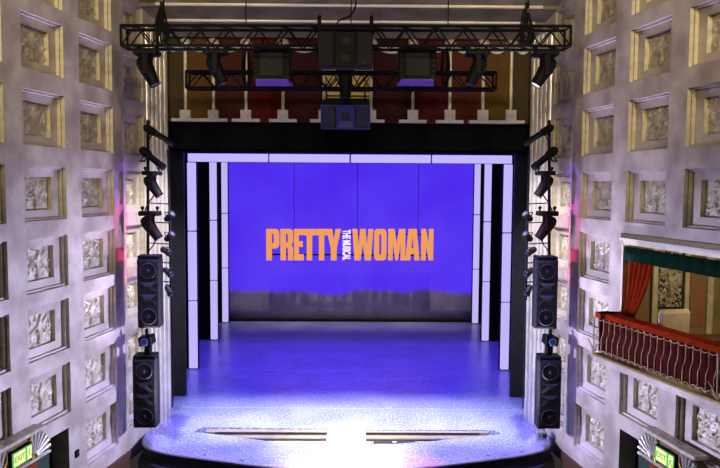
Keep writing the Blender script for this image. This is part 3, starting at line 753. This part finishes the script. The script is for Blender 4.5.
for px, lb in ((271.5, 'square black flown speaker left of the centre cluster, violet stage light painted on its underside'), (417.5, 'square black flown speaker right of the centre cluster, violet stage light painted on its underside')):
    Y = 11.75; a, b = P(px-19, 47, Y), P(px+19, 80, Y); w = b.x-a.x; h = a.z-b.z
    t = thing('square_speaker', lb, 'speaker', ((a.x+b.x)/2, Y, b.z), group='square speakers beside the centre cluster')
    MB().bbox((0, .2, h/2), (w, .4, h), .015).build('cabinet', METAL, t)
    MB().bbox((0, -.01, h/2), (w*.62, .03, h*.8), .008).build('grille', GRILLE, t)
    rb = MB()
    for s in (-1, 1):
        for k in range(6): rb.bbox((s*w*.42, -.012, h*(.1+.16*k)), (w*.1, .03, h*.09), .005)
    rb.build('corner_ribs', CAB, t)
    for z in (.05, .95): MB().bbox((0, -.012, h*z), (w*.98, .03, h*.05), .005).build('frame_bar', CAB, t)
    MB().lathe([(.001, 0), (.016, .002), (.001, .01)], 8, T=aimT((0, -.03, h*.5), (0, -1, 0))).build('badge', CHROME, t)
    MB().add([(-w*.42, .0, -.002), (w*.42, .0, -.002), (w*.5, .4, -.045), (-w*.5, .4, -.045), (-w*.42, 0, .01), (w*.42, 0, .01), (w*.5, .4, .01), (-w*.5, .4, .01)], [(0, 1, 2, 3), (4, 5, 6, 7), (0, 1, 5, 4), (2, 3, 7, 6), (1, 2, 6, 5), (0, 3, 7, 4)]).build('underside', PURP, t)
    br = MB()
    for s in (-1, 1): br.tube([(s*w*.25, .1, h), (s*w*.25, .1, h+.16)], .018, 6)
    br.build('hanger', METAL, t)
for px, lb in ((247, 'slim dark coil of cable hanging on the rear truss beside the left square speaker'), (444.5, 'slim dark coil of cable hanging on the rear truss beside the right square speaker')):
    t = thing('hanging_cable_coil', lb, 'cable', P(px, 88, YR-.1), group='cable coils on the rear truss')
    for k in range(5):
        pts = [((.035+.012*k)*math.sin(a), -.015*k, .36+(.34)*math.cos(a)) for a in [2*PI*j/18 for j in range(19)]]
        MB().tube(pts, .013, 6, cap=False).build('cable_loop', CABLE, t)

# ------------------------------------------------------------------ opera box (right)
y0, y1, z0, z1 = BOXH
ob = thing('opera_box', 'projecting theatre box with red velvet front and gilt balusters on the right wall', 'theatre box', wp(1, 10.98, 2.2))
O = Vector(ob.location)
FXs, FYs = 3.99, 10.98          # stage-side front corner
FXe, FYe = 4.93, 7.6
def fp(t, z, d=0): # along the front, t 0..1 ; d pushes outward to the hall
    v = Vector((FXe-FXs, FYe-FYs, 0)); n = Vector((v.y, -v.x, 0)).normalized()
    return Vector((FXs, FYs, z))+v*t+n*d-O
zt = 3.05; zl = 2.41
# slab / ledge
wl = wp(1, 11.0, 0).x
MB().prism([(FXs-.06, FYs+.06), (FXe-.06, FYe), (6.3, FYe), (6.3, 11.25), (wl, 11.02)], [], lambda u, v, w: Vector((u, v, 2.24+w))-O, .1).build('base_slab', SILVER, ob)
MB().tube([wp(1, 11.05, 2.35)-O-Vector((0, 0, 0)), fp(-.02, 2.35, .04), fp(1, 2.35, .04)], .025, 8).build('gilt_edge', GOLD, ob)
def ribbon(name, m, za, zb, d0, d1, side=True):
    b = MB(); 
    q = [fp(0, za, d0), fp(1, za, d0), fp(1, zb, d0), fp(0, zb, d0), fp(0, za, d1), fp(1, za, d1), fp(1, zb, d1), fp(0, zb, d1)]
    b.add(q, [(0, 1, 2, 3), (7, 6, 5, 4), (0, 4, 5, 1), (3, 2, 6, 7), (0, 3, 7, 4), (1, 5, 6, 2)])
    # stage-side return to the wall
    w0 = wp(1, 10.98, 0); 
    for_ = [fp(0, za, d0), Vector((w0.x, FYs, za))-O, Vector((w0.x, FYs, zb))-O, fp(0, zb, d0)]
    th = Vector((0, -.0-(d1-d0)*.0-.06-(abs(d1-d0)-.06), 0))
    b.add(for_+[p+th for p in for_], [(0, 1, 2, 3), (7, 6, 5, 4), (0, 4, 5, 1), (3, 2, 6, 7), (0, 3, 7, 4), (1, 5, 6, 2)])
    return b.build(name, m, ob)
ribbon('velvet_front', DRED, zl, zt-.08, 0, -.06)
ribbon('velvet_handrail', RED, zt-.08, zt, .07, -.16)
nb = 26
v = (Vector((FXe, FYe))-Vector((FXs, FYs))).length
for k in range(nb):
    t = .015+k*.97/(nb-1)
    pr = [(zt-.085, .05), (zt-.25, .045), (zt-.32, .055), (zt-.40, .085), (zl+.03, .085)]
    MB().tube([fp(t, z, d) for z, d in pr], .007, 6).build('baluster', BALU, ob)
sw = MB()
for k in range(nb-1):
    ta = .015+k*.97/(nb-1); tb = ta+.97/(nb-1)
    sw.tube([fp(ta+(tb-ta)*j/6, zt-.10-.025*math.sin(PI*j/6), .06) for j in range(7)], .006, 6)
sw.build('scalloped_trim', BALU, ob)
ar = MB()
for k in range(nb-1):
    ta = .015+k*.97/(nb-1); tb = ta+.97/(nb-1)
    ar.tube([fp(ta+(tb-ta)*j/6, zl+.02+.045*math.sin(PI*j/6), .088) for j in range(7)], .006, 6)
ar.build('arched_trim', BALU, ob)
for tt in (.004, .735):
    sc = MB()
    for sgn in (-1, 1):
        for rr in (.05, .09):
            sc.tube([fp(tt+sgn*(.006+rr*(1-math.cos(a))*.22), zl+.0+rr*2.0*math.sin(a/2), .10) for a in [PI*j/10*1.4 for j in range(11)]], .009, 6)
    sc.tube([fp(tt, zl, .1), fp(tt, zt-.08, .1)], .012, 6)
    sc.build('scroll_ornament', BALU, ob)
# opening frame
fr = MB(); fd = .07
def wq(Ya, Yb, za, zb, d0, d1):
    q = [wp(1, y, z, d)-O for d in (d0, d1) for y, z in ((Ya, za), (Yb, za), (Yb, zb), (Ya, zb))]
    return q, [(0, 1, 2, 3), (7, 6, 5, 4), (0, 4, 5, 1), (3, 2, 6, 7), (0, 3, 7, 4), (1, 5, 6, 2)]
MB().add(*wq(10.98, 10.93, 3.0, 4.18, -.02, .07)).build('gilt_side_frame', GILT, ob)
MB().add(*wq(7.2, 10.98, 4.12, 4.18, -.02, .07)).build('gilt_top_frame', GILT, ob)
MB().add(*wq(7.2, 11.0, 4.18, 4.22, -.05, .02)).build('cornice', WHITEP, ob)
MB().add(*wq(7.2, 11.0, 4.22, 4.29, -.03, .02)).build('cornice_gilt_band', DGOLD, ob)
# interior
inn = MB()
inn.box((5.45-O.x, 11.36-O.y, 3.2-O.z), (2.1, .1, 2.2)); inn.build('end_wall', OCHRE, ob)
MB().box((6.35-O.x, 9.3-O.y, 3.2-O.z), (.1, 4.2, 2.2)).build('back_wall', OCHRE, ob)
MB().prism([(4.42, 10.94), (5.06, 7.25), (6.4, 7.25), (6.4, 11.4), (4.42, 11.4)], [], lambda u, v, w: Vector((u, v, 4.24+w))-O, .05).build('box_ceiling', OCHRE, ob)
MB().box((5.75-O.x, 7.2-O.y, 3.2-O.z), (1.3, .08, 2.2)).build('near_wall', OCHRE, ob)
for x, m_, w_ in ((4.98, GILT, .09), (5.50, GILT, .08), (5.88, GILT, .1)):
    MB().bbox((x-O.x, 11.28-O.y, 3.2-O.z), (w_, .08, 2.1), .01).build('pilaster', m_, ob)
for x, w_ in ((4.74, .3), (5.69, .24)):
    MB().box((x-O.x, 11.30-O.y, 3.45-O.z), (w_, .02, 1.4)).build('silk_panel', ROSE, ob)
rp_ = relief_mesh(.38, .95, 3); rp_.v = [Vector((p.x, p.y-.19, p.z)) for p in rp_.v]
ro = rp_.build('relief_panel', RELIEF, ob, fix=False); ro.location = Vector((5.24, 11.29, 3.55))-O
MB().bbox((5.24-O.x, 11.3-O.y, 3.55-O.z), (.44, .02, 1.02), .004).build('relief_frame', DARKC, ob)
# curtains and valance
def curtain(label, pts_top, pts_bot, za, zb, folds, group=None):
    m = MB(); n = 48; rows = 14; vs = []
    a, b = Vector(pts_top[0]), Vector(pts_top[1]); c, d = Vector(pts_bot[0]), Vector(pts_bot[1])
    nrm = Vector((-(b-a).y, (b-a).x, 0)).normalized()
    for j in range(rows+1):
        t = j/rows; e = t**1.6
        A = a.lerp(c, e*.6+t*.4*1); B = b.lerp(d, e)
        z = za+(zb-za)*t
        for i in range(n+1):
            u = i/n; q = A.lerp(B, u); vs.append((q.x+nrm.x*.035*math.sin(u*folds*2*PI), q.y+nrm.y*.035*math.sin(u*folds*2*PI), z))
    m.add(vs, [(j*(n+1)+i, j*(n+1)+i+1, (j+1)*(n+1)+i+1, (j+1)*(n+1)+i) for j in range(rows) for i in range(n)], True)
    o = m.build('curtain', RED); mo = o.modifiers.new('s', 'SOLIDIFY'); mo.thickness = .012
    return tag(o, label, 'curtain', group)
w1 = wp(1, 10.94, 0, .08)
curtain('red draped curtain tied at the stage side of the theatre box', [(w1.x, 10.92, 0), (w1.x+.09, 10.22, 0)], [(w1.x-.02, 10.93, 0), (w1.x+.0, 10.72, 0)], 4.03, 2.95, 5)
w2 = wp(1, 8.3, 0, .25)
curtain('red curtain edge at the near end of the theatre box', [(w2.x+.12, 7.75, 0), (w2.x, 8.15, 0)], [(w2.x-.0, 8.0, 0), (w2.x-.05, 8.52, 0)], 4.03, 2.75, 4)
va = MB(); n = 80; vs = []
for i in range(n+1):
    Y = 10.92-(10.92-7.3)*i/n; q = wp(1, Y, 0, .0+.012*math.sin(i*1.1)); vs += [(q.x, q.y, 4.09), (q.x, q.y, 3.87)]
va.add(vs, [(2*i, 2*i+2, 2*i+3, 2*i+1) for i in range(n)], True)
o = va.build('valance', GREEN); o.modifiers.new('s', 'SOLIDIFY').thickness = .015
tag(o, 'dark green fabric valance across the top of the theatre box opening', 'valance')
# chairs
def armchair(label, loc, rz, k=1.0):
    t = thing('armchair', label, 'chair', loc, (0, 0, rz))
    MB().bbox((0, 0, .2*k), (.42*k, .42*k, .12*k), .03).build('seat', BEIGE, t)
    MB().bbox((0, .2*k, .42*k), (.44*k, .09*k, .5*k), .04, T=Matrix.Rotation(-.08, 4, 'X')).build('backrest', BEIGE, t)
    for s in (-1, 1):
        MB().bbox((s*.22*k, .02, .32*k), (.06*k, .38*k, .14*k), .025).build('armrest', BEIGE, t)
        for y in (-.17, .17): MB().tube([(s*.17*k, y*k, 0), (s*.17*k, y*k, .15*k)], .018*k, 8).build('leg', BROWN, t)
    return t
ac = armchair('beige armchair in the theatre box before the relief panel', (4.68, 10.25, 2.345), R_(-168), 1.0)
ac.scale = (1.15, 1, 1.4)
dk = thing('side_cabinet', 'low dark cabinet right of the beige armchair in the theatre box', 'cabinet', (5.26, 9.95, 2.345))
MB().bbox((0, 0, .25), (.42, .36, .5), .01).build('body', DARKC, dk)
MB().bbox((0, 0, .51), (.46, .4, .03), .006).build('top', BROWN, dk)
cs = thing('white_box', 'pale box resting in the near end of the theatre box', 'box', (4.86, 8.85, 2.345))
MB().bbox((0, 0, .2), (.26, .3, .4), .01).build('body', WHITEP, cs); MB().bbox((0, 0, .41), (.28, .32, .03), .005).build('lid', WHITEP, cs)

# ------------------------------------------------------------------ light
def spot(name, loc, tgt, energy, color, size=60, blend=.8, r=.06):
    l = bpy.data.lights.new(name, 'SPOT'); l.energy = energy; l.color = color; l.spot_size = R_(size); l.spot_blend = blend; l.shadow_soft_size = r
    o = bpy.data.objects.new(name, l); COL.objects.link(o); o.location = loc
    o.rotation_euler = (Vector(tgt)-Vector(loc)).to_track_quat('-Z', 'Y').to_euler(); return o
def area(name, loc, tgt, energy, color, sx, sy):
    l = bpy.data.lights.new(name, 'AREA'); l.shape = 'RECTANGLE'; l.size = sx; l.size_y = sy; l.energy = energy; l.color = color
    o = bpy.data.objects.new(name, l); COL.objects.link(o); o.location = loc
    o.rotation_euler = (Vector(tgt)-Vector(loc)).to_track_quat('-Z', 'Y').to_euler(); return o
COOL = (.86, .88, 1.0); BLUE = (.12, .08, 1.0); WARM = (1.0, .78, .45)
# apron white wash from the front truss
for x, tx in ((-3.0, -2.9), (-1.95, -1.5), (-2.2, -.5), (1.95, 1.5), (2.2, .5), (3.0, 2.9)):
    spot('truss_wash_light', (x, YT+.45, 7.0), (tx, 14.75, 0), 5600, COOL, 28, 1, .1)
spot('truss_wash_light', (0, YT-.55, 6.6), (0, 13.0, 0), 10500, (1, .97, .98), 30, 1, .1)
# blue wash from the flies above the stage
for y, e in ((17.4, 1250), (20.2, 480), (23.6, 60)):
    area('blue_batten', (0, y, 7.9), (0, y, 0), e, (.10, .05, 1.0), 7, .4)
for x in (-3, -1, 1, 3):
    spot('cloth_fill_light', (x, 23.4, 7.6), (x, 25.8, .5), 1150, (1, .80, .62), 36, 1, .1)  # added fill that brightens the grey strip of the backdrop
for s in (-1, 1):
    spot('apron_blue_light', (s*2.6, YT+.2, 6.9), (s*2.9, 13.0, 0), 5500, (.34, .28, 1), 40, 1, .1)
# added lavender fills for stage bounce, and warm house wash, on the side walls
for s in (-1, 1):
    spot('stage_bounce_fill', (-s*3.2, 12.2, 2.6), (s*4.3, 10.6, .6), 5000, (.62, .62, 1.0), 80, 1, .25)  # unseen fill standing in for lavender bounce off the stage
    spot('bounce_uplight_fill', (-s*3.2, 12.3, .9), (s*4.3, 10.6, 6.0), 260, (.62, .52, 1.0), 80, 1, .25)  # added uplight in place of floor bounce on the coffer tops
    spot('flute_fill_light', (s*.75, 12.35, 6.9), (s*3.95, 14.6, 3.6), 2900, (.92, .88, 1), 44, 1, .15)  # added fill that brightens the fluted strips
    spot('reveal_bounce_fill', (s*2.9, 12.3, -.1), (s*4.25, 11.0, 8.4), 4000, (.64, .60, 1.0), 44, 1, .1)  # unseen fill at the pit rim, lifts the top reveals of the coffers
    spot('wall_wash_light', (-s*2.2, 1.5, 9.6), (s*4.3, 10.8, 7.9), 2100, (1, .78, .44), 40, 1, .4)
    spot('wall_wash_light', (s*3.7, 1.0, 9.6), (s*4.3, 11.0, 8.0), 2300, (1, .86, .62), 46, 1, .4)
# warm house light on header, ceiling
spot('house_light', (0, 2, 7.0), (0, 15, 7.5), 1250, (1.0, .86, .66), 40, .6, .5)
# coloured saturated spill on the proscenium reveals
for s in (-1, 1):
    spot('magenta_spill', (-s*3.2, 12.6, 6.0), (s*4.05, 12.95, 4.3), 2600, (1, .05, .45), 13, .8)
    spot('red_spill', (-s*3.2, 12.6, 6.0), (s*4.05, 12.95, 3.6), 2600, (1, .05, .1), 10, .8)
    spot('violet_spill', (-s*3.2, 12.6, 6.0), (s*4.05, 12.95, 4.95), 2600, (.25, .1, 1), 12, .8)
spot('pink_pool', (.5, YT, 6.9), (1.15, 12.35, 0), 5000, (1, .04, .35), 13, 1)
spot('pink_pool', (-.5, YT, 6.9), (-.8, 12.35, 0), 1800, (1, .05, .4), 11, 1)
area('box_fill_light', (5.5, 9.2, 4.2), (5.2, 10.6, 3.0), 32, (1, .8, .5), .6, .4)  # unseen fill added to brighten the box interior
w = bpy.data.worlds.new('dim_hall'); S.world = w; w.use_nodes = True
w.node_tree.nodes['Background'].inputs[0].default_value = (.5, .42, .38, 1); w.node_tree.nodes['Background'].inputs[1].default_value = .06
